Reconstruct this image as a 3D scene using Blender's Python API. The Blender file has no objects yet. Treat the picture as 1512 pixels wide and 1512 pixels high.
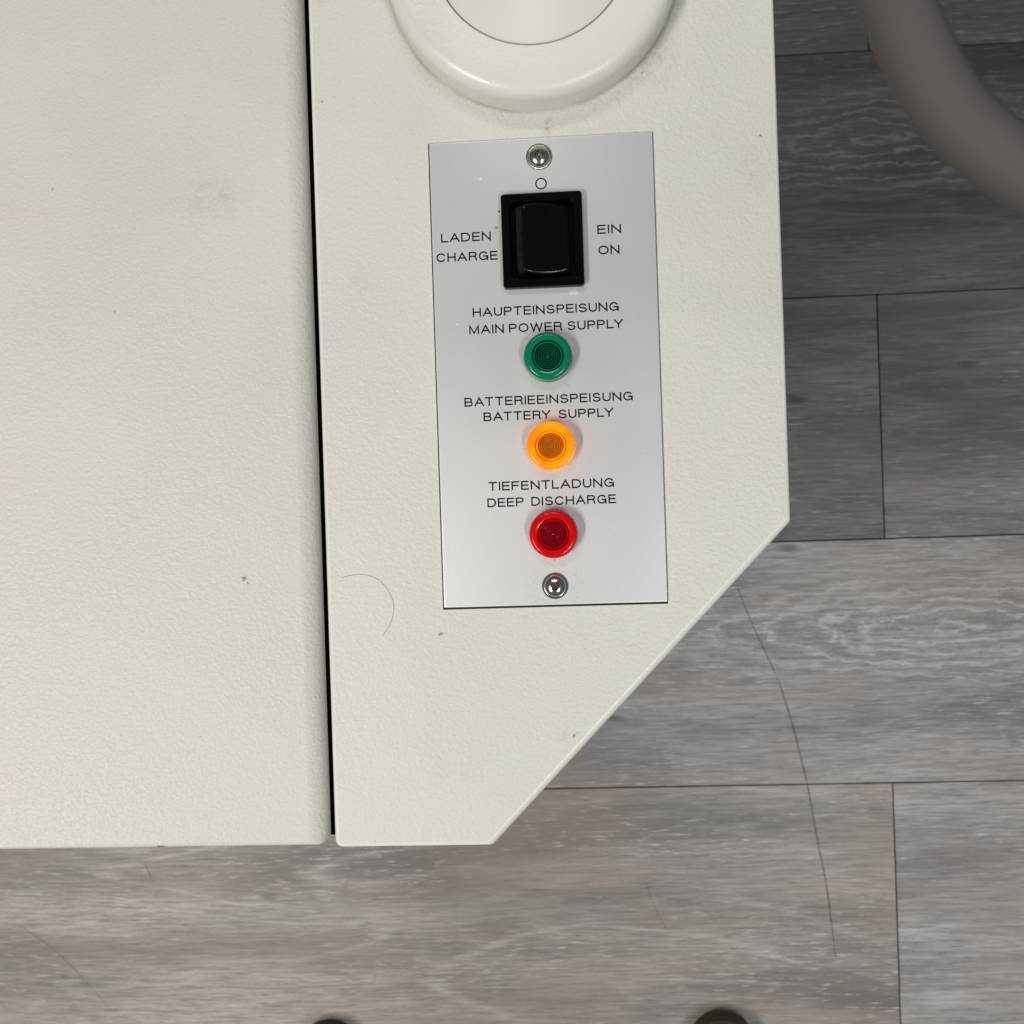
import bpy, bmesh, math, random
from mathutils import Vector
C = bpy.context.scene.collection
S = bpy.context.scene
R_ = math.radians
random.seed(7)

# ------------------------------------------------------------------ camera, world, lamps, exposure
PZ = 0.670                                   # height of the cabinet top over the floor
cam = bpy.data.cameras.new("camera"); co = bpy.data.objects.new("camera", cam); C.objects.link(co)
cam.sensor_width = 36; cam.lens = 36 * 1514 / 1512
cam.clip_start = 0.01; cam.clip_end = 100
co.location = (0, 0, PZ + 0.286)
co.rotation_euler = (R_(-0.0344), R_(3.2321), R_(-1.8622))
cam.dof.use_dof = True; cam.dof.focus_distance = 0.284; cam.dof.aperture_fstop = 52
S.camera = co

w = bpy.data.worlds.new("World"); S.world = w; w.use_nodes = True
bg = w.node_tree.nodes["Background"]
bg.inputs[0].default_value = (0.92, 0.95, 1.0, 1); bg.inputs[1].default_value = 0.13

def lamp(name, x, y, z, sx, sy, power, col, tgt=(0, 0, PZ)):
    l = bpy.data.lights.new(name, 'AREA'); l.shape = 'RECTANGLE'; l.size = sx; l.size_y = sy
    l.energy = power; l.color = col
    o = bpy.data.objects.new(name, l); C.objects.link(o); o.location = (x, y, z)
    o.rotation_euler = (0, 0, 0)
    return o
lamp('ceiling_lamp', -1.25, -0.95, 2.75, 0.16, 1.2, 53, (1.0, 0.955, 0.89))
lamp('ceiling_lamp', 0.78, -1.05, 2.75, 0.16, 1.2, 27, (0.97, 0.98, 1.0))
lamp('ceiling_lamp', -0.2, 1.35, 2.75, 1.2, 0.3, 12, (1.0, 0.98, 0.95))
S.view_settings.view_transform = 'Standard'; S.view_settings.look = 'None'
S.view_settings.exposure = -0.07; S.view_settings.gamma = 1
S.cycles.max_bounces = 8

# ------------------------------------------------------------------ helpers
def tag(o, label=None, cat=None, group=None, kind=None):
    if label: o['label'] = label
    if cat: o['category'] = cat
    if group: o['group'] = group
    if kind: o['kind'] = kind
    return o

def mesh_obj(name, verts, faces, mat, parent=None, loc=None, smooth=False, sharp=None):
    me = bpy.data.meshes.new(name); me.from_pydata(verts, [], faces); me.update()
    bm = bmesh.new(); bm.from_mesh(me); bmesh.ops.recalc_face_normals(bm, faces=bm.faces); bm.to_mesh(me); bm.free()
    if smooth:
        me.polygons.foreach_set('use_smooth', [True] * len(me.polygons))
        if sharp: me.set_sharp_from_angle(angle=R_(sharp))
    if mat: me.materials.append(mat)
    o = bpy.data.objects.new(name, me); C.objects.link(o)
    if loc: o.location = loc
    if parent: o.parent = parent
    return o

def mm(*a): return tuple(v / 1000 for v in a)

def offset_outline(pts, ins, rc, seg, zs):
    """CCW convex polygon, side i joins pts[i]->pts[i+1]; each side moved in by ins[i];
    corners rounded by rc[i] (corner at pts[i]); returns [(x, y, z)]"""
    n = len(pts); L = []
    for i in range(n):
        p, q = Vector(pts[i]), Vector(pts[(i + 1) % n]); d = (q - p).normalized()
        nrm = Vector((-d.y, d.x)); L.append((p + nrm * ins[i], d))
    out = []
    for i in range(n):
        (p1, d1), (p2, d2) = L[i - 1], L[i]
        cr = d1.x * d2.y - d1.y * d2.x
        t = ((p2.x - p1.x) * d2.y - (p2.y - p1.y) * d2.x) / cr
        c = p1 + d1 * t
        ang = math.atan2(cr, d1.dot(d2)); r = max(rc[i], 0.05)
        k = r * math.tan(ang / 2)
        a0 = c - d1 * k; cen = a0 + Vector((-d1.y, d1.x)) * r
        s0 = math.atan2(-(-d1.x), -(d1.y)) if False else math.atan2((a0 - cen).y, (a0 - cen).x)
        for j in range(seg + 1):
            f = j / seg; a = s0 + ang * f
            out.append((cen.x + r * math.cos(a), cen.y + r * math.sin(a), zs[i - 1] * (1 - f) + zs[i] * f))
    return out

def rounded_block(name, pts, rside, rc, ztop, zbot, mat, parent, steps=7, seg=6, rz=None, edge=None):
    """block with its top edges rolled over by rside[i] on side i (mm)"""
    rings = []
    n = len(pts)
    rings.append(offset_outline(pts, [0] * n, rc, seg, [zbot] * n))
    for s in range(steps + 1):
        th = math.pi / 2 * s / steps
        ins = [r * (1 - math.cos(th)) for r in rside]; zs = [ztop - r * (1 - math.sin(th)) for r in (rz or rside)]
        rcc = [max(rc[i] - 0.5 * (ins[i - 1] + ins[i]), 0.1) for i in range(n)]
        rings.append(offset_outline(pts, ins, rcc, seg, zs))
    m = len(rings[0]); V = [mm(*p) for r in rings for p in r]; F = []
    for k in range(len(rings) - 1):
        for j in range(m):
            j2 = (j + 1) % m
            F.append((k * m + j, k * m + j2, (k + 1) * m + j2, (k + 1) * m + j))
    F.append(tuple(range(m))[::-1]); F.append(tuple((len(rings) - 1) * m + j for j in range(m)))
    o = mesh_obj(name, V, F, mat, parent, smooth=True, sharp=50)
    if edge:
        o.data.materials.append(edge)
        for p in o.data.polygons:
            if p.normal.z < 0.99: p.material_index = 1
    return o

def lathe(name, prof, mat, parent, loc, n=64, smooth=True, sharp=35):
    """prof: [(r, z)] in mm; r = 0 closes with a pole"""
    V = []; F = []; idx = []
    for r, z in prof:
        if r < 1e-6: idx.append([len(V)]); V.append(mm(0, 0, z))
        else:
            idx.append(list(range(len(V), len(V) + n)))
            V += [mm(r * math.cos(2 * math.pi * j / n), r * math.sin(2 * math.pi * j / n), z) for j in range(n)]
    for a, b in zip(idx[:-1], idx[1:]):
        for j in range(n):
            k = (j + 1) % n
            if len(a) == 1 and len(b) == 1: continue
            if len(a) == 1: F.append((a[0], b[j], b[k]))
            elif len(b) == 1: F.append((a[j], b[0], a[k]))
            else: F.append((a[j], a[k], b[k], b[j]))
    return mesh_obj(name, V, F, mat, parent, loc, smooth=smooth, sharp=sharp)

# ------------------------------------------------------------------ node helpers
class NT:
    def __init__(self, name):
        self.m = bpy.data.materials.new(name); self.m.use_nodes = True
        self.t = self.m.node_tree; self.b = self.t.nodes['Principled BSDF']
    def n(self, typ, **kw):
        nd = self.t.nodes.new(typ)
        for k, v in kw.items(): setattr(nd, k, v)
        return nd
    def l(self, a, b): self.t.links.new(a, b)
    def setv(self, sock, v):
        if hasattr(v, 'is_linked') or isinstance(v, bpy.types.NodeSocket): self.l(v, sock)
        else: sock.default_value = v
    def math(self, op, a, b=None, c=None, clamp=False):
        nd = self.n('ShaderNodeMath', operation=op); nd.use_clamp = clamp
        self.setv(nd.inputs[0], a)
        if b is not None: self.setv(nd.inputs[1], b)
        if c is not None: self.setv(nd.inputs[2], c)
        return nd.outputs[0]
    def vmath(self, op, a, b=None):
        nd = self.n('ShaderNodeVectorMath', operation=op); self.setv(nd.inputs[0], a)
        if b is not None: self.setv(nd.inputs[1], b)
        return nd.outputs['Value'] if op in ('LENGTH', 'DISTANCE', 'DOT_PRODUCT') else nd.outputs[0]
    def noise(self, vec, scale, detail=2, rough=0.5, dist=0.0):
        nd = self.n('ShaderNodeTexNoise'); self.setv(nd.inputs['Vector'], vec)
        nd.inputs['Scale'].default_value = scale; nd.inputs['Detail'].default_value = detail
        nd.inputs['Roughness'].default_value = rough; nd.inputs['Distortion'].default_value = dist
        return nd.outputs[0]
    def rng(self, v, a, b, c=0.0, d=1.0, smooth=False):
        nd = self.n('ShaderNodeMapRange'); nd.clamp = True
        if smooth: nd.interpolation_type = 'SMOOTHSTEP'
        self.setv(nd.inputs[0], v)
        for i, x in enumerate((a, b, c, d)): nd.inputs[i + 1].default_value = x
        return nd.outputs[0]
    def mix(self, f, a, b):
        nd = self.n('ShaderNodeMix', data_type='RGBA'); self.setv(nd.inputs[0], f)
        for s, v in ((nd.inputs[6], a), (nd.inputs[7], b)):
            if isinstance(v, tuple): s.default_value = (*v[:3], 1)
            else: self.l(v, s)
        return nd.outputs[2]
    def coord(self, which='Object'):
        return self.n('ShaderNodeTexCoord').outputs[which]
    def bump(self, h, strength, dist, normal=None):
        nd = self.n('ShaderNodeBump'); nd.inputs['Strength'].default_value = strength
        nd.inputs['Distance'].default_value = dist; self.l(h, nd.inputs['Height'])
        if normal: self.l(normal, nd.inputs['Normal'])
        return nd.outputs[0]

def plain(name, col, rough=0.5, metal=0.0, **kw):
    t = NT(name); b = t.b
    b.inputs['Base Color'].default_value = (*col, 1); b.inputs['Roughness'].default_value = rough
    b.inputs['Metallic'].default_value = metal
    for k, v in kw.items(): b.inputs[k].default_value = v
    return t.m

# powder coat: orange peel relief, faint mottling, scuffs with a shape of their own
def powder_coat(name, col, spots=(), smudges=(), ring=None, relief=1.0, rough=0.42):
    t = NT(name); P = t.coord()
    XY = t.vmath('MULTIPLY', P, (1, 1, 1))
    n1 = t.noise(XY, 930, 2.5, 0.55, 0.4); n2 = t.noise(XY, 250, 2, 0.5); n3 = t.noise(XY, 14, 3, 0.55)
    h = t.math('ADD', n1, t.math('MULTIPLY', n2, 0.6))
    t.l(t.bump(h, 0.9 * relief, 0.00030), t.b.inputs['Normal'])
    c = t.mix(t.rng(n3, 0.35, 0.65), tuple(v * 0.965 for v in col), tuple(v * 1.02 for v in col))
    n4 = t.noise(XY, 30, 2, 0.6)
    c = t.mix(t.rng(n4, 0.5, 0.75, 0, 0.35), c, (col[0] * 1.0, col[1] * 0.955, col[2] * 0.95))
    # sparse pin-head dirt
    v = t.n('ShaderNodeTexVoronoi'); v.inputs['Scale'].default_value = 55; t.l(XY, v.inputs['Vector'])
    wn = t.n('ShaderNodeSeparateColor'); t.l(v.outputs['Color'], wn.inputs[0])
    pin = t.math('MULTIPLY', t.math('LESS_THAN', v.outputs['Distance'], t.math('MULTIPLY', wn.outputs[1], 0.018)), t.math('LESS_THAN', wn.outputs[0], 0.22))
    c = t.mix(t.math('MULTIPLY', pin, 0.6), c, (0.16, 0.14, 0.11))
    jig = t.math('MULTIPLY', t.math('SUBTRACT', t.noise(XY, 1500, 3, 0.7), 0.5), 0.0026)
    for x, y, r, sx, dark in spots:
        d = t.vmath('LENGTH', t.vmath('MULTIPLY', t.vmath('SUBTRACT', XY, (x / 1000, y / 1000, 0)), (1 / sx, 1, 0)))
        m = t.rng(t.math('ADD', d, jig), r / 1000 * 1.15, r / 1000 * 0.6, 0, dark)
        c = t.mix(m, c, (0.10, 0.085, 0.06))
    for x, y, r, sx, dark, scol in smudges:
        d = t.vmath('LENGTH', t.vmath('MULTIPLY', t.vmath('SUBTRACT', XY, (x / 1000, y / 1000, 0)), (1 / sx, 1, 0)))
        m = t.math('MULTIPLY', t.rng(d, r / 1000, 0, 0, dark, True), t.rng(t.noise(XY, 420, 4, 0.75), 0.42, 0.6))
        c = t.mix(m, c, scol)
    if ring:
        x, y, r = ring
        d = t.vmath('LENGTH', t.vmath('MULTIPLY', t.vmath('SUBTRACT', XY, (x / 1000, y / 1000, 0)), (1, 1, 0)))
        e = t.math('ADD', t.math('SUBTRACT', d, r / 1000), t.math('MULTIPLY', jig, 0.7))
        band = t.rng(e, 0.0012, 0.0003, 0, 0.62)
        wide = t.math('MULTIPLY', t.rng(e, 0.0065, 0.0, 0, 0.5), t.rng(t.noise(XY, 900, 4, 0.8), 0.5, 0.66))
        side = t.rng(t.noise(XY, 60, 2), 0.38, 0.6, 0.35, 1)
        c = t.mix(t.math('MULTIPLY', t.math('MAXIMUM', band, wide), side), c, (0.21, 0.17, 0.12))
    t.l(c, t.b.inputs['Base Color'])
    t.l(t.rng(n3, 0.3, 0.7, rough - 0.04, rough + 0.08), t.b.inputs['Roughness'])
    t.b.inputs['Specular IOR Level'].default_value = 0.4
    return t.m

PAINT = (0.630, 0.617, 0.573)
KX, KY, KR = -5.5, 152.2, 40.4
m_left = powder_coat('powder_coat_left', (0.612, 0.592, 0.550),
    spots=[(-92.7, -16, 0.55, 1.2, 0.9), (-91.9, -17.2, 0.3, 1, 0.8), (-119.7, -92.0, 0.7, 1.6, 1), (-145, 97, 0.3, 1, 0.6), (-128, 61, .28, 1, .5)],
    smudges=[(-98, 92, 9, 1.6, 0.25, (0.33, 0.30, 0.25)), (-150, 60, 14, 1.5, 0.12, (0.35, 0.3, 0.25))])
m_right = powder_coat('powder_coat_right', PAINT,
    spots=[(-37.2, -33.2, 0.34, 1.8, 0.8), (-0.8, -62.4, 0.5, 0.8, 0.7), (0.3, -61.6, 0.35, 1, 0.6), (-66.2, 118, 0.3, 1.2, 0.6),
           (55.8, 101.8, 0.3, 1, 0.6), (-62.5, 119, 0.25, 1, 0.5), (24, 121, 0.3, 1, 0.5), (-1.0, 64, 0.2, 1, .5)],
    smudges=[(-2.4, 107.6, 3.4, 0.6, 0.75, (0.30, 0.24, 0.18)), (-57, 66, 9, 0.8, 0.2, (0.45, 0.36, 0.29)),
             (28, 124, 12, 0.7, 0.30, (0.36, 0.31, 0.25)), (-3, -62, 4, 1, 0.3, (0.4, 0.33, 0.25)), (53, 92, 10, .5, .2, (0.45, 0.38, 0.30))],
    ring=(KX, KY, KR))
m_edge = powder_coat('powder_coat_thin_edge_highlight', (0.74, 0.725, 0.68), relief=0.22, rough=0.2)  # smooth thin coat, lightened so the edge highlight sits in its colour
m_knob = powder_coat('powder_coat_knob', (0.70, 0.685, 0.63), relief=0.3, rough=0.24)
m_body = plain('cabinet_body_paint', (0.5, 0.49, 0.44), 0.5)
m_base = plain('base_rubber', (0.03, 0.03, 0.03), 0.6)
m_void = plain('gap_shade_black', (0.003, 0.003, 0.003), 1.0, **{'Specular IOR Level': 0.0})  # near-black colour that paints the shade inside the gap
m_dark = plain('gap_black', (0.012, 0.012, 0.011), 0.8)

def cap_mat():
    t = NT('cap_plastic'); P = t.coord()
    t.b.inputs['Base Color'].default_value = (0.64, 0.62, 0.56, 1); t.b.inputs['Roughness'].default_value = 0.3
    tg = t.n('ShaderNodeTangent'); tg.direction_type = 'RADIAL'; tg.axis = 'Z'
    t.l(tg.outputs[0], t.b.inputs['Tangent']); t.b.inputs['Anisotropic'].default_value = 0.8
    l = t.vmath('LENGTH', t.vmath('MULTIPLY', P, (1, 1, 0)))
    cmb = t.n('ShaderNodeCombineXYZ'); t.l(l, cmb.inputs[0])
    t.l(t.bump(t.noise(cmb.outputs[0], 1200, 2), 0.12, 0.0001), t.b.inputs['Normal'])
    return t.m
m_cap = cap_mat()

def plate_mat():
    t = NT('anodised_aluminium'); P = t.coord()
    b = t.b
    fine = t.noise(t.vmath('MULTIPLY', P, (1, 1, 1)), 2600, 2, 0.6)
    brush = t.noise(t.vmath('MULTIPLY', P, (4000, 30, 1)), 1, 2, 0.6)
    big = t.noise(P, 22, 3, 0.6)
    c = t.mix(t.rng(big, 0.3, 0.7), (0.505, 0.503, 0.498), (0.535, 0.533, 0.528))
    c = t.mix(t.rng(brush, 0.3, 0.7, 0, 0.22), c, (0.50, 0.50, 0.50))
    c = t.mix(t.rng(fine, 0.6, 0.75, 0, 0.15), c, (0.75, 0.75, 0.75))
    # specks and drip marks: brown drop by the switch; mottled brown halo round the lenses
    XY = P; jig = t.math('MULTIPLY', t.math('SUBTRACT', t.noise(XY, 1300, 3, 0.7), 0.5), 0.0012)
    for x, y, r, sx, dark, col in [(-17.9, 79.6, 0.62, 0.85, 0.85, (0.30, 0.22, 0.10)), (-17.0, 84.0, 0.35, 1, 0.95, (0.05, 0.04, 0.03)),
                              (-17.2, 75, 0.35, .5, 0.5, (0.35, 0.24, 0.14)), (3, 60.6, 0.7, 1.8, 0.55, (0.8, 0.8, 0.78)), (-4.6, -13.4, 0.2, 1, 0.9, (0.1, 0.1, 0.1)),
                              (-29.7, 53.2, 0.25, 1, 0.8, (0.85, 0.85, 0.85)), (-22, 93.5, 0.25, 1.5, 0.6, (0.85, 0.85, 0.85)), (21, 16, 0.3, 1, 0.5, (0.85, 0.85, 0.85)),
                              (12, -7, .5, .7, .3, (0.4, 0.4, 0.4)), (0.5, 35, .35, 1, .5, (0.3, 0.3, 0.3))]:
        d = t.vmath('LENGTH', t.vmath('MULTIPLY', t.vmath('SUBTRACT', XY, (x / 1000, y / 1000, 0)), (1 / sx, 1, 0)))
        c = t.mix(t.rng(t.math('ADD', d, jig), r / 1000 * 1.1, r / 1000 * 0.75, 0, dark), c, col)
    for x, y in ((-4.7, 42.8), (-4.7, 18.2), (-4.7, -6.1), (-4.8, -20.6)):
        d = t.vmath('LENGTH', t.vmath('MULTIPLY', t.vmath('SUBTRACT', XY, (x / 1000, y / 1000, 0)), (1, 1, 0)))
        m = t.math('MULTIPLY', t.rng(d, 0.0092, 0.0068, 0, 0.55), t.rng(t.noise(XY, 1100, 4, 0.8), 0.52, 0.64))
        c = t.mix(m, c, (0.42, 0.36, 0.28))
    t.l(c, b.inputs['Base Color'])
    b.inputs['Metallic'].default_value = 0.27
    t.l(t.rng(big, 0.3, 0.7, 0.40, 0.48), b.inputs['Roughness'])
    t.l(t.bump(fine, 0.10, 0.0001), b.inputs['Normal'])
    return t.m
m_plate = plate_mat()
m_cut = plain('cut_edge_highlight', (0.86, 0.86, 0.85), 0.35, 0.5)  # cut edge of the plate, its bright glint put into the colour
m_ink = plain('black_ink', (0.004, 0.004, 0.005), 0.7, **{'Specular IOR Level': 0.12})
m_steel = plain('stainless_steel', (0.56, 0.54, 0.50), 0.17, 1.0)
m_steel_dark = plain('socket_steel', (0.22, 0.20, 0.17), 0.35, 1.0)

def switch_plastic(name, col, rough):
    t = NT(name); P = t.coord()
    sc = t.noise(t.vmath('MULTIPLY', P, (1, 1, 1)), 700, 5, 0.8); reg = t.noise(P, 130, 2)
    m = t.math('MULTIPLY', t.rng(sc, 0.66, 0.70, 0, 1), t.rng(reg, 0.56, 0.62))
    c = t.mix(t.math('MULTIPLY', m, 0.8), col, (0.16, 0.18, 0.18))
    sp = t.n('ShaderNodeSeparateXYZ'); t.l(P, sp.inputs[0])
    band = t.math('MULTIPLY', t.rng(sp.outputs[0], -0.0052, -0.0058, 0, 1), t.rng(sp.outputs[0], -0.0073, -0.0068, 0, 1))  # strip on the left facet: its lit look painted as a lighter colour
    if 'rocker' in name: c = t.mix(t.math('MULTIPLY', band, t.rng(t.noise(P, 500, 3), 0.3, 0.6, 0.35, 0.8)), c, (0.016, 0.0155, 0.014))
    t.l(c, t.b.inputs['Base Color'])
    t.l(t.rng(t.noise(P, 300, 3), 0.3, 0.7, rough - 0.03, rough + 0.05), t.b.inputs['Roughness'])
    t.l(t.bump(t.noise(P, 2000, 2), 0.08, 0.0001), t.b.inputs['Normal'])
    t.b.inputs['Specular IOR Level'].default_value = 0.10
    return t.m
m_switch = switch_plastic('black_switch_plastic', (0.002, 0.002, 0.0022), 0.17)
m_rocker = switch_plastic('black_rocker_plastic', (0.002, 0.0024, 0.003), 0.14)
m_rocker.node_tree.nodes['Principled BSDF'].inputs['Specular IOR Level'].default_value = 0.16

def lens_mat(name, col, rough=0.16, sss=0.0, emit=None, strength=0.0, trans=0.3):
    t = NT(name); b = t.b
    b.inputs['Base Color'].default_value = (*col, 1); b.inputs['Roughness'].default_value = rough
    b.inputs['Coat Weight'].default_value = 0.12; b.inputs['Specular IOR Level'].default_value = 0.35; b.inputs['Coat Roughness'].default_value = 0.05
    b.inputs['Subsurface Weight'].default_value = sss; b.inputs['Subsurface Radius'].default_value = (1, 0.6, 0.4)
    b.inputs['Subsurface Scale'].default_value = 0.002
    b.inputs['Transmission Weight'].default_value = trans; b.inputs['IOR'].default_value = 1.45
    if emit:
        P = t.coord(); nz = t.noise(P, 160, 2, 0.5)
        t.l(t.rng(nz, 0.35, 0.65, strength * 0.6, strength * 1.35), b.inputs['Emission Strength'])
        b.inputs['Emission Color'].default_value = (*emit, 1)
    return t.m

# ------------------------------------------------------------------ floor
def wood_mat():
    t = NT('grey_oak_vinyl'); P = t.coord()
    oi = t.n('ShaderNodeObjectInfo')
    off = t.n('ShaderNodeCombineXYZ'); t.l(t.math('MULTIPLY', oi.outputs['Random'], 37.0), off.inputs[0])
    t.l(t.math('MULTIPLY', oi.outputs['Random'], 91.0), off.inputs[1])
    V = t.vmath('ADD', P, off.outputs[0])
    warp = t.noise(t.vmath('MULTIPLY', V, (1.6, 5.0, 1)), 1, 2, 0.5)
    sep = t.n('ShaderNodeSeparateXYZ'); t.l(V, sep.inputs[0])
    def st(fx, fy, wamt=0.025):
        c = t.n('ShaderNodeCombineXYZ'); t.l(t.math('MULTIPLY', sep.outputs[0], fx), c.inputs[0])
        t.l(t.math('MULTIPLY', t.math('ADD', sep.outputs[1], t.math('MULTIPLY', warp, wamt)), fy), c.inputs[1])
        return c.outputs[0]
    broad = t.noise(st(1.8, 11), 1, 4, 0.62)
    fig = t.n('ShaderNodeTexNoise'); t.l(st(1.0, 7, 0.10), fig.inputs['Vector']); fig.inputs['Scale'].default_value = 1; fig.inputs['Detail'].default_value = 1
    rings = t.math('FRACT', t.math('MULTIPLY', fig.outputs[0], 13.0))
    rings = t.math('ABSOLUTE', t.math('SUBTRACT', rings, 0.5))
    fine = t.noise(st(20, 300), 1, 7, 0.80)
    streak = t.noise(st(46, 480), 1, 3, 0.6)
    dark = t.noise(st(30, 330), 1.3, 4, 0.65)
    tint = t.noise(st(3, 10), 1.7, 3, 0.5)
    where = t.noise(st(3, 12), 1.3, 3, 0.6); where2 = t.noise(st(2.0, 5), 0.9, 2, 0.5)
    c = t.mix(t.rng(broad, 0.36, 0.64), (0.115, 0.109, 0.105), (0.365, 0.352, 0.338))
    c = t.mix(t.math('MULTIPLY', t.rng(rings, 0.10, 0.0, 0, 0.55), t.rng(where2, 0.45, 0.6)), c, (0.42, 0.415, 0.41))
    c = t.mix(t.rng(fine, 0.36, 0.58, 0.72, 0), c, (0.098, 0.092, 0.087))
    c = t.mix(t.math('MULTIPLY', t.rng(streak, 0.56, 0.68), t.rng(where, 0.42, 0.62, 0.12, 0.62)), c, (0.54, 0.53, 0.525))
    c = t.mix(t.rng(dark, 0.57, 0.68, 0, 0.55), c, (0.075, 0.068, 0.063))
    # cathedral figure: nested arches printed in one place of each plank
    ps = t.n('ShaderNodeSeparateXYZ'); t.l(P, ps.inputs[0])
    dx = t.math('SUBTRACT', ps.outputs[0], oi.outputs['Alpha']); dy = t.math('SUBTRACT', ps.outputs[1], 0.030)
    jg = t.math('MULTIPLY', t.math('SUBTRACT', t.noise(st(18, 40), 1, 4, 0.65), 0.5), 0.030)
    ee = t.math('ADD', t.math('SQRT', t.math('ADD', t.math('POWER', t.math('MULTIPLY', dx, 0.20), 2.0), t.math('POWER', dy, 2.0))), jg)
    rr = t.math('ABSOLUTE', t.math('SUBTRACT', t.math('FRACT', t.math('MULTIPLY', ee, 105.0)), 0.5))
    am = t.math('MULTIPLY', t.rng(ee, 0.062, 0.03), t.rng(streak, 0.40, 0.56, 0.25, 1))
    c = t.mix(t.math('MULTIPLY', t.rng(rr, 0.20, 0.05, 0, 0.75), am), c, (0.47, 0.46, 0.455))
    c = t.mix(t.math('MULTIPLY', t.rng(rr, 0.34, 0.48, 0, 0.5), am), c, (0.12, 0.112, 0.105))
    c = t.mix(t.rng(tint, 0.46, 0.62, 0, 0.55), c, t.mix(0.5, c, (0.27, 0.20, 0.16)))
    v = t.n('ShaderNodeTexVoronoi'); v.inputs['Scale'].default_value = 1; t.l(st(7, 18), v.inputs['Vector'])
    c = t.mix(t.rng(v.outputs['Distance'], 0.09, 0.02, 0, 0.8), c, (0.05, 0.043, 0.038))
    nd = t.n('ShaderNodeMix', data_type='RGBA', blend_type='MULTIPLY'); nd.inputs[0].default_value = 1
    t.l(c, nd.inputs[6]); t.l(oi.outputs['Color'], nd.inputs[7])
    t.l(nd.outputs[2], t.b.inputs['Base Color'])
    t.l(t.rng(fine, 0.3, 0.7, 0.5, 0.36), t.b.inputs['Roughness'])
    t.l(t.bump(t.math('ADD', fine, t.math('MULTIPLY', streak, 0.5)), 0.25, 0.0008), t.b.inputs['Normal'])
    t.b.inputs['Specular IOR Level'].default_value = 0.45
    return t.m
m_wood = wood_mat()

sub = mesh_obj('floor', [mm(-4000, -4000, -6), mm(4000, -4000, -6), mm(4000, 4000, -6), mm(-4000, 4000, -6)], [(0, 1, 2, 3)], m_dark)
tag(sub, kind='structure')
PW, PL, GAP = 223.6, 1219.0, 0.9
def plank_mesh():
    bm = bmesh.new(); bmesh.ops.create_cube(bm, size=1)
    for v in bm.verts:
        v.co.x *= (PL - GAP) / 1000; v.co.y *= (PW - GAP) / 1000; v.co.z = v.co.z * 0.005 - 0.0025
    top = [e for e in bm.edges if all(v.co.z > -0.001 for v in e.verts)]
    bmesh.ops.bevel(bm, geom=top, offset=0.0006, segments=1, affect='EDGES')
    me = bpy.data.meshes.new('plank'); bm.to_mesh(me); bm.free(); me.materials.append(m_wood)
    return me
pm = plank_mesh()
TONE = {(1, 1): 0.50, (1, 0): 0.50, (0, 0): 0.56, (0, 1): 0.72, (-1, 0): 1.08, (-2, 0): 1.20, (-2, 1): 1.24, (2, 0): .6, (2, 1): .6}  # plank print tones, with upper-right shade and brighter bottom painted in
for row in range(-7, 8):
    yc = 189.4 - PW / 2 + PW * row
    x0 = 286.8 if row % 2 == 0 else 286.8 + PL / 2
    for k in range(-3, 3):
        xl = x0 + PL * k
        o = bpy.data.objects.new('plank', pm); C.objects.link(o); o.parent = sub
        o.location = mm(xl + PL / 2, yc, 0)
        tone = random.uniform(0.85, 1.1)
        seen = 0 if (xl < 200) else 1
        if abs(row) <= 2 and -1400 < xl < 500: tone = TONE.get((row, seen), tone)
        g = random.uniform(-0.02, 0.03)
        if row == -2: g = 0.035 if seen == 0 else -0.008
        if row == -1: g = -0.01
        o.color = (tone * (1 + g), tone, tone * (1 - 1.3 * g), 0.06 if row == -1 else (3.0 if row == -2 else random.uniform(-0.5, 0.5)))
        if abs(row) > 5 or abs(k) > 2: pass

# long dark scuff across the planks
def ribbon(name, pts, wid, z, mat, parent, jitter=0.15):
    V = []; F = []
    P = [Vector(p) for p in pts]
    Q = []
    for i in range(len(P) - 1):
        p0 = P[max(i - 1, 0)]; p1 = P[i]; p2 = P[i + 1]; p3 = P[min(i + 2, len(P) - 1)]
        for s in range(8):
            u = s / 8
            Q.append(0.5 * ((2 * p1) + (-p0 + p2) * u + (2 * p0 - 5 * p1 + 4 * p2 - p3) * u * u + (-p0 + 3 * p1 - 3 * p2 + p3) * u ** 3))
    Q.append(P[-1])
    for i, q in enumerate(Q):
        d = (Q[min(i + 1, len(Q) - 1)] - Q[max(i - 1, 0)]).normalized(); n = Vector((-d.y, d.x))
        ww = wid * 0.5 * (1 + random.uniform(-jitter, jitter)) * min(1, 0.25 + 6 * min(i, len(Q) - 1 - i) / len(Q))
        q = q + n * random.uniform(-jitter, jitter) * wid * 0.3
        V += [mm(q.x + n.x * ww, q.y + n.y * ww, z), mm(q.x - n.x * ww, q.y - n.y * ww, z)]
        if i: k = 2 * i; F.append((k - 2, k - 1, k + 1, k))
    return mesh_obj(name, V, F, mat, parent)
def scuff_mat(a):
    t = NT('scuff_grime'); P = t.coord()
    t.b.inputs['Base Color'].default_value = (0.06, 0.055, 0.05, 1); t.b.inputs['Roughness'].default_value = 0.6
    t.l(t.rng(t.noise(P, 120, 4, 0.7), 0.3, 0.62, 0.15, a), t.b.inputs['Alpha'])
    return t.m
m_scuff = scuff_mat(0.42); m_scuff2 = scuff_mat(0.26)
K = 0.956 / 0.949
ribbon('scuff_mark', [(x * K, y * K) for x, y in [(150.3, -73.1), (162.7, -107.5), (184.4, -159)]], 1.6, 0.25, m_scuff2, sub, 0.3)
ribbon('scuff_mark', [(x * K, y * K) for x, y in [(184.35, -157.63), (196.38, -201.21), (206.97, -250.88), (214.5, -300.43), (223.04, -356.11), (228.44, -414.79)]], 1.9, 0.35, m_scuff, sub, 0.3)
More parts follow.
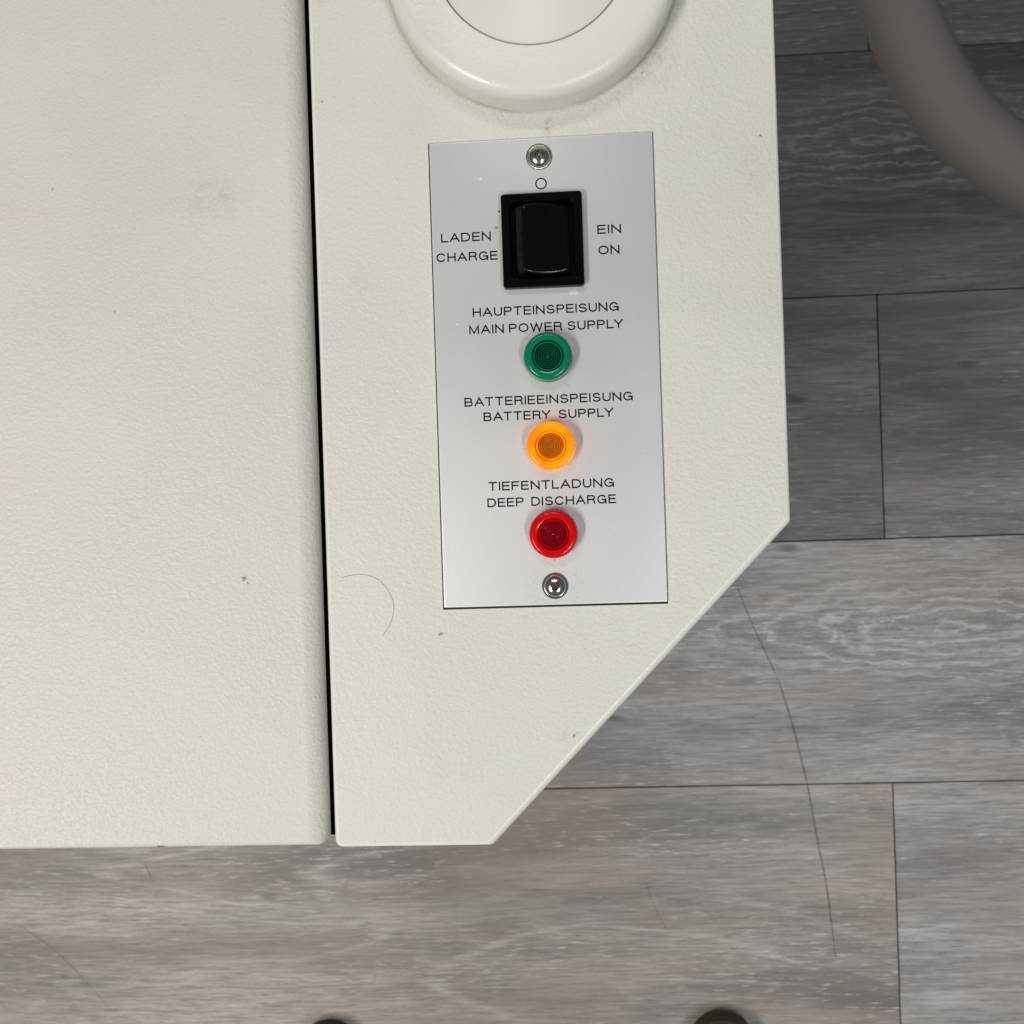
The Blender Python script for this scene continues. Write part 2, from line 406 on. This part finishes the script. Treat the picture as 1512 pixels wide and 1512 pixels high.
ribbon('scuff_mark', [(-415, -322), (-411, -333), (-408, -341)], 1.3, 0.3, m_scuff2, sub, 0.3)
ribbon('scuff_mark', [(58, -342), (66, -368), (78, -392)], 1.0, 0.3, m_scuff2, sub, 0.3)
ribbon('scuff_mark', [(-540, -380), (-500, -410), (-452, -462)], 0.9, 0.3, m_scuff2, sub, 0.3)

# ------------------------------------------------------------------ the machine
cab = bpy.data.objects.new('machine_cabinet', None); C.objects.link(cab)
tag(cab, 'off-white powder-coated machine cabinet with round knob, black rocker switch and three indicator lamps', 'machine')
Z = PZ * 1000
# left cover: its right edge rolls over with a wide bend
rounded_block('left_cover', [(-560, -92.2), (-71.7, -92.2), (-71.7, 520), (-560, 520)], [1.7, 4.8, 3, 3], [3, 2.2, 3, 3], Z + 0.0, Z - 330, m_left, cab, rz=[1.7, 3.8, 3, 3])
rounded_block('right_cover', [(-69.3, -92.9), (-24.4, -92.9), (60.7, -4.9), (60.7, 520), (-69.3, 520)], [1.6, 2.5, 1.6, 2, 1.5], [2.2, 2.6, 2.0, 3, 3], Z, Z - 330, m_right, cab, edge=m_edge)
rounded_block('body', [(-545, -80), (-26, -80), (52, 0), (52, 505), (-545, 505)], [2] * 5, [4] * 5, Z - 331, 90, m_body, cab, steps=2, seg=3)
rounded_block('base', [(-520, -60), (-30, -60), (35, 10), (35, 480), (-520, 480)], [2] * 5, [6] * 5, 89, 0, m_base, cab, steps=2, seg=3)
rounded_block('gap_shade_strip', [(-71.95, -91), (-69.35, -91), (-69.35, 500), (-71.95, 500)], [.3] * 4, [.4] * 4, Z - 6.0, Z - 200, m_void, cab, steps=2, seg=2)  # black strip added so the shaded gap reads black

# knob
fil = [(KR - 3.9 * (1 - math.cos(a)), 7.3 + 3.9 * math.sin(a)) for a in [math.pi / 2 * i / 8 for i in range(9)]]
knob = lathe('knob', [(KR, 0.02), (KR + .05, 0.6), (KR, 3)] + fil + [(33, 11.25), (27.1, 11.2), (26.75, 10.9), (26.7, 8.5), (0, 8.5)], m_knob, cab, mm(KX, KY, Z), n=160)
lathe('knob_cap', [(26.45, 0.0), (26.45, 2.3), (26.2, 2.55), (20, 2.35), (10, 2.1), (2, 1.95), (0, 1.93)], m_cap, knob, mm(0, 0, 8.55), n=160)

# plate on an added dark sheet, standing for the dark gap round it
k = 0.285 / 0.286
px0, px1, py0, py1 = -36.12 * k, 26.2 * k, -25.9 * k, 104.5 * k
rounded_block('plate_gap_dark', [(px0 - .38, py0 - .62), (px1 + .22, py0 - .62), (px1 + .22, py1 + .12), (px0 - .38, py1 + .12)], [.01] * 4, [.15] * 4, Z + 0.12, Z - .5, m_dark, cab, steps=1, seg=2)
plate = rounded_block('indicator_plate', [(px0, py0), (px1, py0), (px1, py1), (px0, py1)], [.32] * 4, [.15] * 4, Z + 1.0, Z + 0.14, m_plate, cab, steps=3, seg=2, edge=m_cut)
PT = Z + 1.0

# ---- stroke lettering (wide light sans)
def arc(cx, cy, rx, ry, a0, a1, n=14):
    return [(cx + rx * math.cos(R_(a0 + (a1 - a0) * i / n)), cy + ry * math.sin(R_(a0 + (a1 - a0) * i / n))) for i in range(n + 1)]
H = 1.0
G = {
 'A': (1.00, [[(0, 0), (.5, 1), (1.0, 0)], [(.165, .33), (.835, .33)]]),
 'B': (.82, [[(0, 0), (0, 1), (.48, 1)] + arc(.52, .76, .24, .24, 90, -90)[1:] + [(0, .52)], [(.5, .52)] + arc(.55, .26, .27, .26, 90, -90)[1:] + [(0, 0)]]),
 'C': (.96, [arc(.49, .5, .48, .5, 38, 322, 26)]),
 'D': (.90, [[(0, 0), (0, 1), (.42, 1)] + arc(.42, .5, .48, .5, 90, -90, 20)[1:] + [(0, 0)]]),
 'E': (.74, [[(.73, 1), (0, 1), (0, 0), (.75, 0)], [(0, .52), (.69, .52)]]),
 'F': (.74, [[(.74, 1), (0, 1), (0, 0)], [(0, .52), (.66, .52)]]),
 'G': (1.0, [arc(.49, .5, .48, .5, 40, 352, 28) + [(.96, .47), (.54, .47)], [(.97, .47), (.97, 0)]]),
 'H': (.84, [[(0, 0), (0, 1)], [(.84, 0), (.84, 1)], [(0, .52), (.84, .52)]]),
 'I': (.0, [[(0, 0), (0, 1)]]),
 'L': (.66, [[(0, 1), (0, 0), (.68, 0)]]),
 'M': (1.02, [[(0, 0), (0, 1), (.51, .03), (1.02, 1), (1.02, 0)]]),
 'N': (.88, [[(0, 0), (0, 1), (.88, 0), (.88, 1)]]),
 'O': (1.04, [arc(.52, .5, .52, .5, 0, 360, 34)]),
 'P': (.78, [[(0, 0), (0, 1), (.48, 1)] + arc(.5, .74, .28, .26, 90, -90)[1:] + [(0, .48)]]),
 'R': (.84, [[(0, 0), (0, 1), (.5, 1)] + arc(.52, .75, .28, .25, 90, -90)[1:] + [(0, .5)], [(.5, .5), (.70, .44), (.77, .30), (.79, .08), (.84, 0)]]),
 'S': (.84, [arc(.42, .75, .36, .25, 20, 240, 16) + [(.42, .50)] + arc(.43, .26, .40, .26, 62, -160, 16)[1:]]),
 'T': (.84, [[(0, 1), (.84, 1)], [(.42, 1), (.42, 0)]]),
 'U': (.82, [[(0, 1), (0, .36)] + arc(.41, .38, .41, .38, 180, 360, 16) + [(.82, 1)]]),
 'W': (1.34, [[(0, 1), (.33, 0), (.67, .98), (1.01, 0), (1.34, 1)]]),
 'Y': (.90, [[(0, 1), (.45, .46), (.90, 1)], [(.45, .46), (.45, 0)]]),
}
def stroke_verts(paths, sw, V, F, z):
    for pi, p in enumerate(paths):
        q = [Vector(p[0])]
        for a in p[1:]:
            if (Vector(a) - q[-1]).length > 1e-4: q.append(Vector(a))
        closed = (q[0] - q[-1]).length < 1e-4
        if closed: q = q[:-1]
        n = len(q); b0 = len(V); h = sw / 2
        for i in range(n):
            a = q[i - 1] if (i or closed) else None
            c = q[(i + 1) % n] if (i < n - 1 or closed) else None
            if a is None: d = (c - q[i]).normalized(); off = Vector((-d.y, d.x)) * h; base = q[i] - d * h * .9
            elif c is None: d = (q[i] - a).normalized(); off = Vector((-d.y, d.x)) * h; base = q[i] + d * h * .9
            else:
                d1 = (q[i] - a).normalized(); d2 = (c - q[i]).normalized()
                n1 = Vector((-d1.y, d1.x)); n2 = Vector((-d2.y, d2.x)); s = n1 + n2
                if s.length < 1e-3: s = n1
                s.normalize(); off = s * (h / max(s.dot(n1), 0.34)); base = q[i]
            zz = z + pi * 0.004
            V += [mm(base.x + off.x, base.y + off.y, zz), mm(base.x - off.x, base.y - off.y, zz)]
        for i in range(n if closed else n - 1):
            j = (i + 1) % n
            F.append((b0 + 2 * i, b0 + 2 * j, b0 + 2 * j + 1, b0 + 2 * i + 1))
def letter_line(text, x0, x1, yb, space=0.70, cap=2.50, sw=0.41, gap=0.37):
    # natural widths at cap height, then spread the gaps to reach x1
    ws = [G[c][0] if c != ' ' else space for c in text]
    kern = {'TA': -.1, 'LA': -.05, 'AT': -.1, 'LY': -.15, 'PP': 0, 'RY': -.1, 'PA': 0, 'AD': -.04}
    gs = [kern.get(text[i:i + 2], 0) + (gap if ' ' not in text[i:i + 2] else 0.04) for i in range(len(text) - 1)]
    nat = (sum(ws) + sum(gs)) * cap; want = (x1 - x0) - sw
    sc = want / nat
    x = x0 + sw / 2
    V, F = [], []
    for i, ch in enumerate(text):
        if ch != ' ':
            stroke_verts([[(x + px * cap * sc, yb + sw / 2 + py * (cap - sw)) for px, py in p] for p in G[ch][1]], sw, V, F, PT + 0.012)
        x += (ws[i] + (gs[i] if i < len(gs) else 0)) * cap * sc
    me = mesh_obj('lettering', V, F, m_ink, plate)
    return me
for a in [('LADEN', -33.46, -19.5, 76.2), ('CHARGE', -34.95, -17.75, 70.75), ('EIN', 10.1, 16.65, 76.55), ('ON', 10.2, 16.05, 70.8),
          ('HAUPTEINSPEISUNG', -25.3, 15.4, 55.05), ('MAIN POWER SUPPLY', -26.4, 16.35, 50.25),
          ('BATTERIEEINSPEISUNG', -28.4, 18.45, 30.1), ('BATTERY SUPPLY', -23.2, 12.9, 25.85, 1.05),
          ('TIEFENTLADUNG', -22.45, 12.5, 6.4), ('DEEP DISCHARGE', -22.9, 12.85, 1.85, 1.0)]:
    letter_line(*a)
V, F = [], []
stroke_verts([arc(-5.05, 91.3, 1.45, 1.45, 0, 360, 40)], 0.36, V, F, PT + .012)
mesh_obj('off_symbol', V, F, m_ink, plate)

# ---- rocker switch
SX, SY, SW, SH = -5.12, 75.15, 22.45, 26.0
def rrect(w_, h_, r, seg=6):
    a, b = w_ / 2, h_ / 2
    return [(a - r + r * math.cos(t), b - r + r * math.sin(t)) for t in [math.pi / 2 * i / seg for i in range(seg + 1)]] + \
           [(-a + r + r * math.cos(t), b - r + r * math.sin(t)) for t in [math.pi / 2 * (1 + i / seg) for i in range(seg + 1)]] + \
           [(-a + r + r * math.cos(t), -b + r + r * math.sin(t)) for t in [math.pi / 2 * (2 + i / seg) for i in range(seg + 1)]] + \
           [(a - r + r * math.cos(t), -b + r + r * math.sin(t)) for t in [math.pi / 2 * (3 + i / seg) for i in range(seg + 1)]]
def ring_loft(name, rings, mat, parent, loc, cap_last=True):
    m = len(rings[0][0]); V = []; F = []
    for r, z in rings: V += [mm(x, y, z) for x, y in r]
    for a in range(len(rings) - 1):
        for j in range(m):
            j2 = (j + 1) % m; F.append((a * m + j, a * m + j2, (a + 1) * m + j2, (a + 1) * m + j))
    if cap_last: F.append(tuple((len(rings) - 1) * m + j for j in range(m)))
    return mesh_obj(name, V, F, mat, parent, loc, smooth=True, sharp=28)
frame = ring_loft('switch', [
    (rrect(SW, SH, 0.9), 0.0), (rrect(SW, SH, 0.9), 2.1), (rrect(SW - .25, SH - .25, 0.9), 2.55), (rrect(SW - .9, SH - .9, .8), 2.8),
    (rrect(SW - 4.4, SH - 4.4, 1.3), 2.8), (rrect(SW - 4.8, SH - 4.8, 1.2), 2.65), (rrect(SW - 5.1, SH - 5.1, 1.1), 2.2), (rrect(SW - 5.2, SH - 5.2, 1.0), 0.1)],
    m_switch, cab, mm(SX, SY, PT))
# rocker: tipped to ON, ridge on the left, shallow dished face
xs = [-7.3, -7.2, -7.05, -6.75, -6.2, -5.25, -4.75, -4.2, -2.5, 0, 2.5, 5, 6.6, 7.2, 7.45, 7.5]
zs = [0.1, 3.2, 3.75, 4.0, 4.28, 4.76, 4.9, 4.75, 4.2, 3.55, 3.05, 2.75, 2.7, 2.45, 2.1, 0.1]
rows = 24; V = []; F = []
for i, (x, z) in enumerate(zip(xs, zs)):
    u = max(0, min(1, (x + 5) / 12)); L = 9.15 + 0.75 * math.sin(math.pi * min(u * 1.1, 1)) ** .8 - (0.35 if x < -5.5 else 0)
    for j in range(rows + 1):
        s = -1 + 2 * j / rows; s = math.sin(s * math.pi / 2)
        e = max(0, (abs(s) - 0.90) / 0.10); dz = 0.5 * e ** 2.4
        V.append(mm(x, s * L, z - dz))
for i in range(len(xs) - 1):
    for j in range(rows):
        a = i * (rows + 1) + j; F.append((a, a + rows + 1, a + rows + 2, a + 1))
n0 = len(V)
for side in (0, rows):
    base = len(V)
    for i in range(len(xs)):
        x, y, z = V[i * (rows + 1) + side]; V.append((x, y, 0.00005))
    for i in range(len(xs) - 1):
        a, b = i * (rows + 1) + side, (i + 1) * (rows + 1) + side
        F.append((a, b, base + i + 1, base + i))
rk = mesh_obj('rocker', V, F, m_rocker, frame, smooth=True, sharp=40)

# ---- indicator lamps
def lamp_part(x, y, rim_m, lens_m, name_label):
    rim = lathe('indicator_lamp', [(6.75, 0.0), (6.8, .4), (6.62, .8), (6.62, 3.6)] +
                [(6.62 - 1.1 * (1 - math.cos(a)), 3.6 + 1.15 * math.sin(a)) for a in [math.pi / 2 * i / 6 for i in range(1, 7)]] +
                [(5.0, 4.72), (4.5, 4.6), (4.36, 4.4), (4.32, 3.6), (4.32, 1.6)],
                rim_m, cab, mm(x, y, PT), n=72, sharp=32)
    rim['label'] = name_label
    prof = []
    r = 3.34
    prof += [(4.32, 1.9), (4.32, 2.4), (3.42, 2.6), (r, 2.7)]
    while r > 0.5:
        prof.append((r - .06, 3.35)); prof.append((r - .26, 3.50)); prof.append((r - .44, 3.35)); prof.append((r - .50, 2.75)); prof.append((r - .60, 2.75)); r -= .62
    prof += [(0.25, 3.2), (0, 3.3)]
    lathe('ring', [(4.03, 1.8), (4.02, 3.9), (3.95, 4.05), (3.72, 4.05), (3.62, 3.9), (3.6, 1.8)], rim_m, rim, (0, 0, 0), n=64, sharp=30)
    lathe('lens', prof, lens_m, rim, (0, 0, 0), n=48, sharp=30)
    return rim
lamp_part(-4.68, 42.75, lens_mat('green_rim', (0.0, 0.23, 0.125), sss=0.15), lens_mat('green_lens', (0.0, 0.085, 0.052), 0.2), 'green indicator lamp')  # lens colours darker than the rims: shade of the cavity put in
lamp_part(-4.66, 18.2, lens_mat('amber_rim', (0.85, 0.22, 0.0), sss=0.2, emit=(1.0, 0.32, 0.0), strength=0.62),
          lens_mat('amber_lens', (0.42, 0.13, 0.005), 0.2, emit=(1.0, 0.30, 0.01), strength=0.10), 'lit amber indicator lamp')
lamp_part(-4.72, -6.1, lens_mat('red_rim', (0.80, 0.0, 0.003), sss=0.15), lens_mat('red_lens', (0.36, 0.0, 0.008), 0.2), 'red indicator lamp')

# ---- button-head screws
def screw(x, y, rot):
    o = lathe('screw', [(3.62, 0.0), (3.62, .30), (3.45, .42), (3.15, .40), (3.05, .55)] +
              [(3.05 * math.cos(a), .5 + 1.55 * math.sin(a)) for a in [R_(t) for t in (12, 25, 38, 50, 60, 66)]] + [(1.15, 1.85), (1.12, 1.2)],
              m_steel, cab, mm(x, y, PT), n=48, sharp=38)
    # hex socket with a pin
    V = []; F = []
    for r, z in ((1.12, 1.9), (1.05, .7)):
        for j in range(6): V.append(mm(r * math.cos(R_(60 * j + rot)), r * math.sin(R_(60 * j + rot)), z))
    for j in range(6): F.append((j, (j + 1) % 6, 6 + (j + 1) % 6, 6 + j))
    F.append(tuple(range(6, 12)))
    mesh_obj('socket', V, F, m_steel_dark, o)
    lathe('pin', [(.34, .7), (.34, 1.25), (.2, 1.4), (0, 1.42)], m_steel, o, (0, 0, 0), n=16)
screw(-5.35, 98.75, 12); screw(-4.76, -20.55, 35)

# ------------------------------------------------------------------ hair on the cover
def tube(name, pts, rad, mat, sides=8, sub_=8, parent=None):
    P = [Vector(p) for p in pts]; Q = []
    for i in range(len(P) - 1):
        p0 = P[max(i - 1, 0)]; p1 = P[i]; p2 = P[i + 1]; p3 = P[min(i + 2, len(P) - 1)]
        for s in range(sub_):
            u = s / sub_
            Q.append(0.5 * ((2 * p1) + (-p0 + p2) * u + (2 * p0 - 5 * p1 + 4 * p2 - p3) * u * u + (-p0 + 3 * p1 - 3 * p2 + p3) * u ** 3))
    Q.append(P[-1]); V = []; F = []
    nrm = None
    for i, q in enumerate(Q):
        d = (Q[min(i + 1, len(Q) - 1)] - Q[max(i - 1, 0)]).normalized()
        if nrm is None: nrm = d.orthogonal().normalized()
        nrm = (nrm - d * nrm.dot(d)).normalized(); b = d.cross(nrm)
        for j in range(sides):
            a = 2 * math.pi * j / sides; v = q + (nrm * math.cos(a) + b * math.sin(a)) * rad
            V.append(mm(*v))
        if i:
            for j in range(sides):
                j2 = (j + 1) % sides; F.append(((i - 1) * sides + j, (i - 1) * sides + j2, i * sides + j2, i * sides + j))
    F.append(tuple(range(sides))[::-1]); F.append(tuple((len(Q) - 1) * sides + j for j in range(sides)))
    return mesh_obj(name, V, F, mat, parent, smooth=True, sharp=60)
zh = Z + 0.12
h = tube('hair', [(-64.74, -16.61, zh + .1), (-59.89, -15.79, zh), (-55.11, -17.07, zh), (-51.95, -20.22, zh + .1), (-50.36, -24.64, zh), (-51.09, -29.2, zh), (-53.6, -33.2, zh)],
         0.04, plain('hair_brown', (0.27, 0.235, 0.19), 0.5), sides=6)
tag(h, 'fine curved hair lying on the off-white cover left of the metal plate', 'hair')

# ------------------------------------------------------------------ cable passing close under the lens
def cable_mat():
    t = NT('grey_rubber'); P = t.coord()
    n = t.noise(P, 25, 3)
    t.l(t.mix(t.rng(n, .3, .7), (0.082, 0.074, 0.070), (0.096, 0.087, 0.082)), t.b.inputs['Base Color'])
    t.b.inputs['Roughness'].default_value = 0.75; t.b.inputs['Specular IOR Level'].default_value = 0.16
    return t.m
def up(d): return (0.956 - d) * 1000
cb = tube('cable', [(15, 420, Z + 4), (17, 330, Z + 60), (23, 210, 800), (26, 120, 822), (28.5, 82, 841), (29.8, 66, 849), (31.0, 55, 854), (32.6, 47.9, up(.1)), (34.9, 41.9, up(.1)), (38.2, 36.2, up(.1)), (44.1, 30.8, up(.1)),
                    (51, 27, 855), (62, 23.5, 848), (82, 19, 832), (120, 12, 795), (210, 5, 690), (380, 20, 450), (600, 60, 160), (760, 90, 20), (860, 110, 4), (1400, 240, 4)], 3.4, cable_mat(), sides=20)
tag(cb, 'thick grey rubber cable curving out of focus above the floor, upper right', 'cable')

# ------------------------------------------------------------------ shoes of the person holding the camera
def weave_mat(name, a, b):
    t = NT(name); P = t.coord()
    ch = t.n('ShaderNodeTexWave'); ch.inputs['Scale'].default_value = 90; t.l(P, ch.inputs['Vector']); ch.inputs['Distortion'].default_value = 2
    n = t.noise(P, 500, 3, .7)
    t.l(t.mix(t.rng(t.math('ADD', n, t.math('MULTIPLY', ch.outputs['Fac'], .4)), .45, .9), a, b), t.b.inputs['Base Color'])
    t.l(t.bump(n, .6, .001), t.b.inputs['Normal']); t.b.inputs['Roughness'].default_value = .8
    return t.m
m_weave = weave_mat('tan_woven_fabric', (0.26, 0.22, 0.13), (0.50, 0.44, 0.29))
m_weave2 = weave_mat('brown_shaded_fabric', (0.045, 0.035, 0.02), (0.085, 0.065, 0.04))  # darker weave for the other shoe: its shade put into the colour
m_sole = plain('dark_rubber_sole', (0.055, 0.041, 0.024), 0.6)
def shoe(x, y, rz, upper, label):
    """origin at heel-to-toe middle on the floor, toe towards +y"""
    root = bpy.data.objects.new('shoe', None); C.objects.link(root)
    root.location = mm(x, y, 0); root.rotation_euler = (0, 0, R_(rz))
    tag(root, label, 'shoe', 'shoes of the photographer')
    def outline(gr, n=40):
        out = []
        for i in range(n):
            a = 2 * math.pi * i / n; yy = math.sin(a); xx = math.cos(a)
            wd = 50 - 9 * max(0, -yy) - 6 * math.exp(-((yy + .1) / .35) ** 2)
            out.append((xx * abs(xx) ** -.15 * (wd + gr) if abs(xx) > 1e-6 else 0, yy * abs(yy) ** -.1 * (140 + gr) if abs(yy) > 1e-6 else 0))
        return out
    ring_loft('sole', [(outline(-2), 0.5), (outline(1), 4), (outline(1), 22), (outline(-2), 25), (outline(-6), 25.5)], m_sole, root, (0, 0, 0))
    V = []; F = []; n = 40
    O = outline(-6); lev = 9
    for l in range(lev + 1):
        u = l / lev
        for (px, py) in O:
            f = py / 140
            top = 36 + 50 * (0.5 - 0.5 * math.tanh((f - .25) * 4))          # low toe, high ankle
            if f > 0: sh = math.cos(u * math.pi / 2 * .93)
            else: sh = 1 - .28 * u
            s = (1 - .30 * u ** 2) if f < 0 else (math.cos(u * 1.25) ** .6)
            V.append(mm(px * s, 10 - 28 * u * (1 if f > 0 else .5) * abs(f) ** .5 * (1 if f > 0 else -0.6) + py * (1 - .25 * u * u) - 14 * (1 - u), 24 + (top - 10) * math.sin(u * math.pi / 2)))
    for l in range(lev):
        for j in range(n):
            j2 = (j + 1) % n; F.append((l * n + j, l * n + j2, (l + 1) * n + j2, (l + 1) * n + j))
    F.append(tuple(lev * n + j for j in range(n)))
    mesh_obj('upper', V, F, upper, root, smooth=True, sharp=60)
    cap = outline(-1)
    V = []; F = []; pts = [p for p in cap if p[1] > 131]; pts.sort(key=lambda p: p[0]); mI = len(pts)
    for l in range(5):
        u = l / 4
        for px, py in pts: V.append(mm(px * (1 - .22 * u), py - 6 * u * u - (px / 60) ** 2 * 2, 20 + 14 * math.sin(u * 1.3)))
    for l in range(4):
        for j in range(mI - 1): F.append((l * mI + j, l * mI + j + 1, (l + 1) * mI + j + 1, (l + 1) * mI + j))
    mesh_obj('toe_cap', V, F, m_sole, root, smooth=True)
    return root
shoe(112, -604, -6, m_weave, 'tan woven shoe with dark toe rim at the bottom edge, right')
shoe(-226, -611, 8, m_weave2, 'dark brown shoe tip at the bottom edge, below the cabinet')
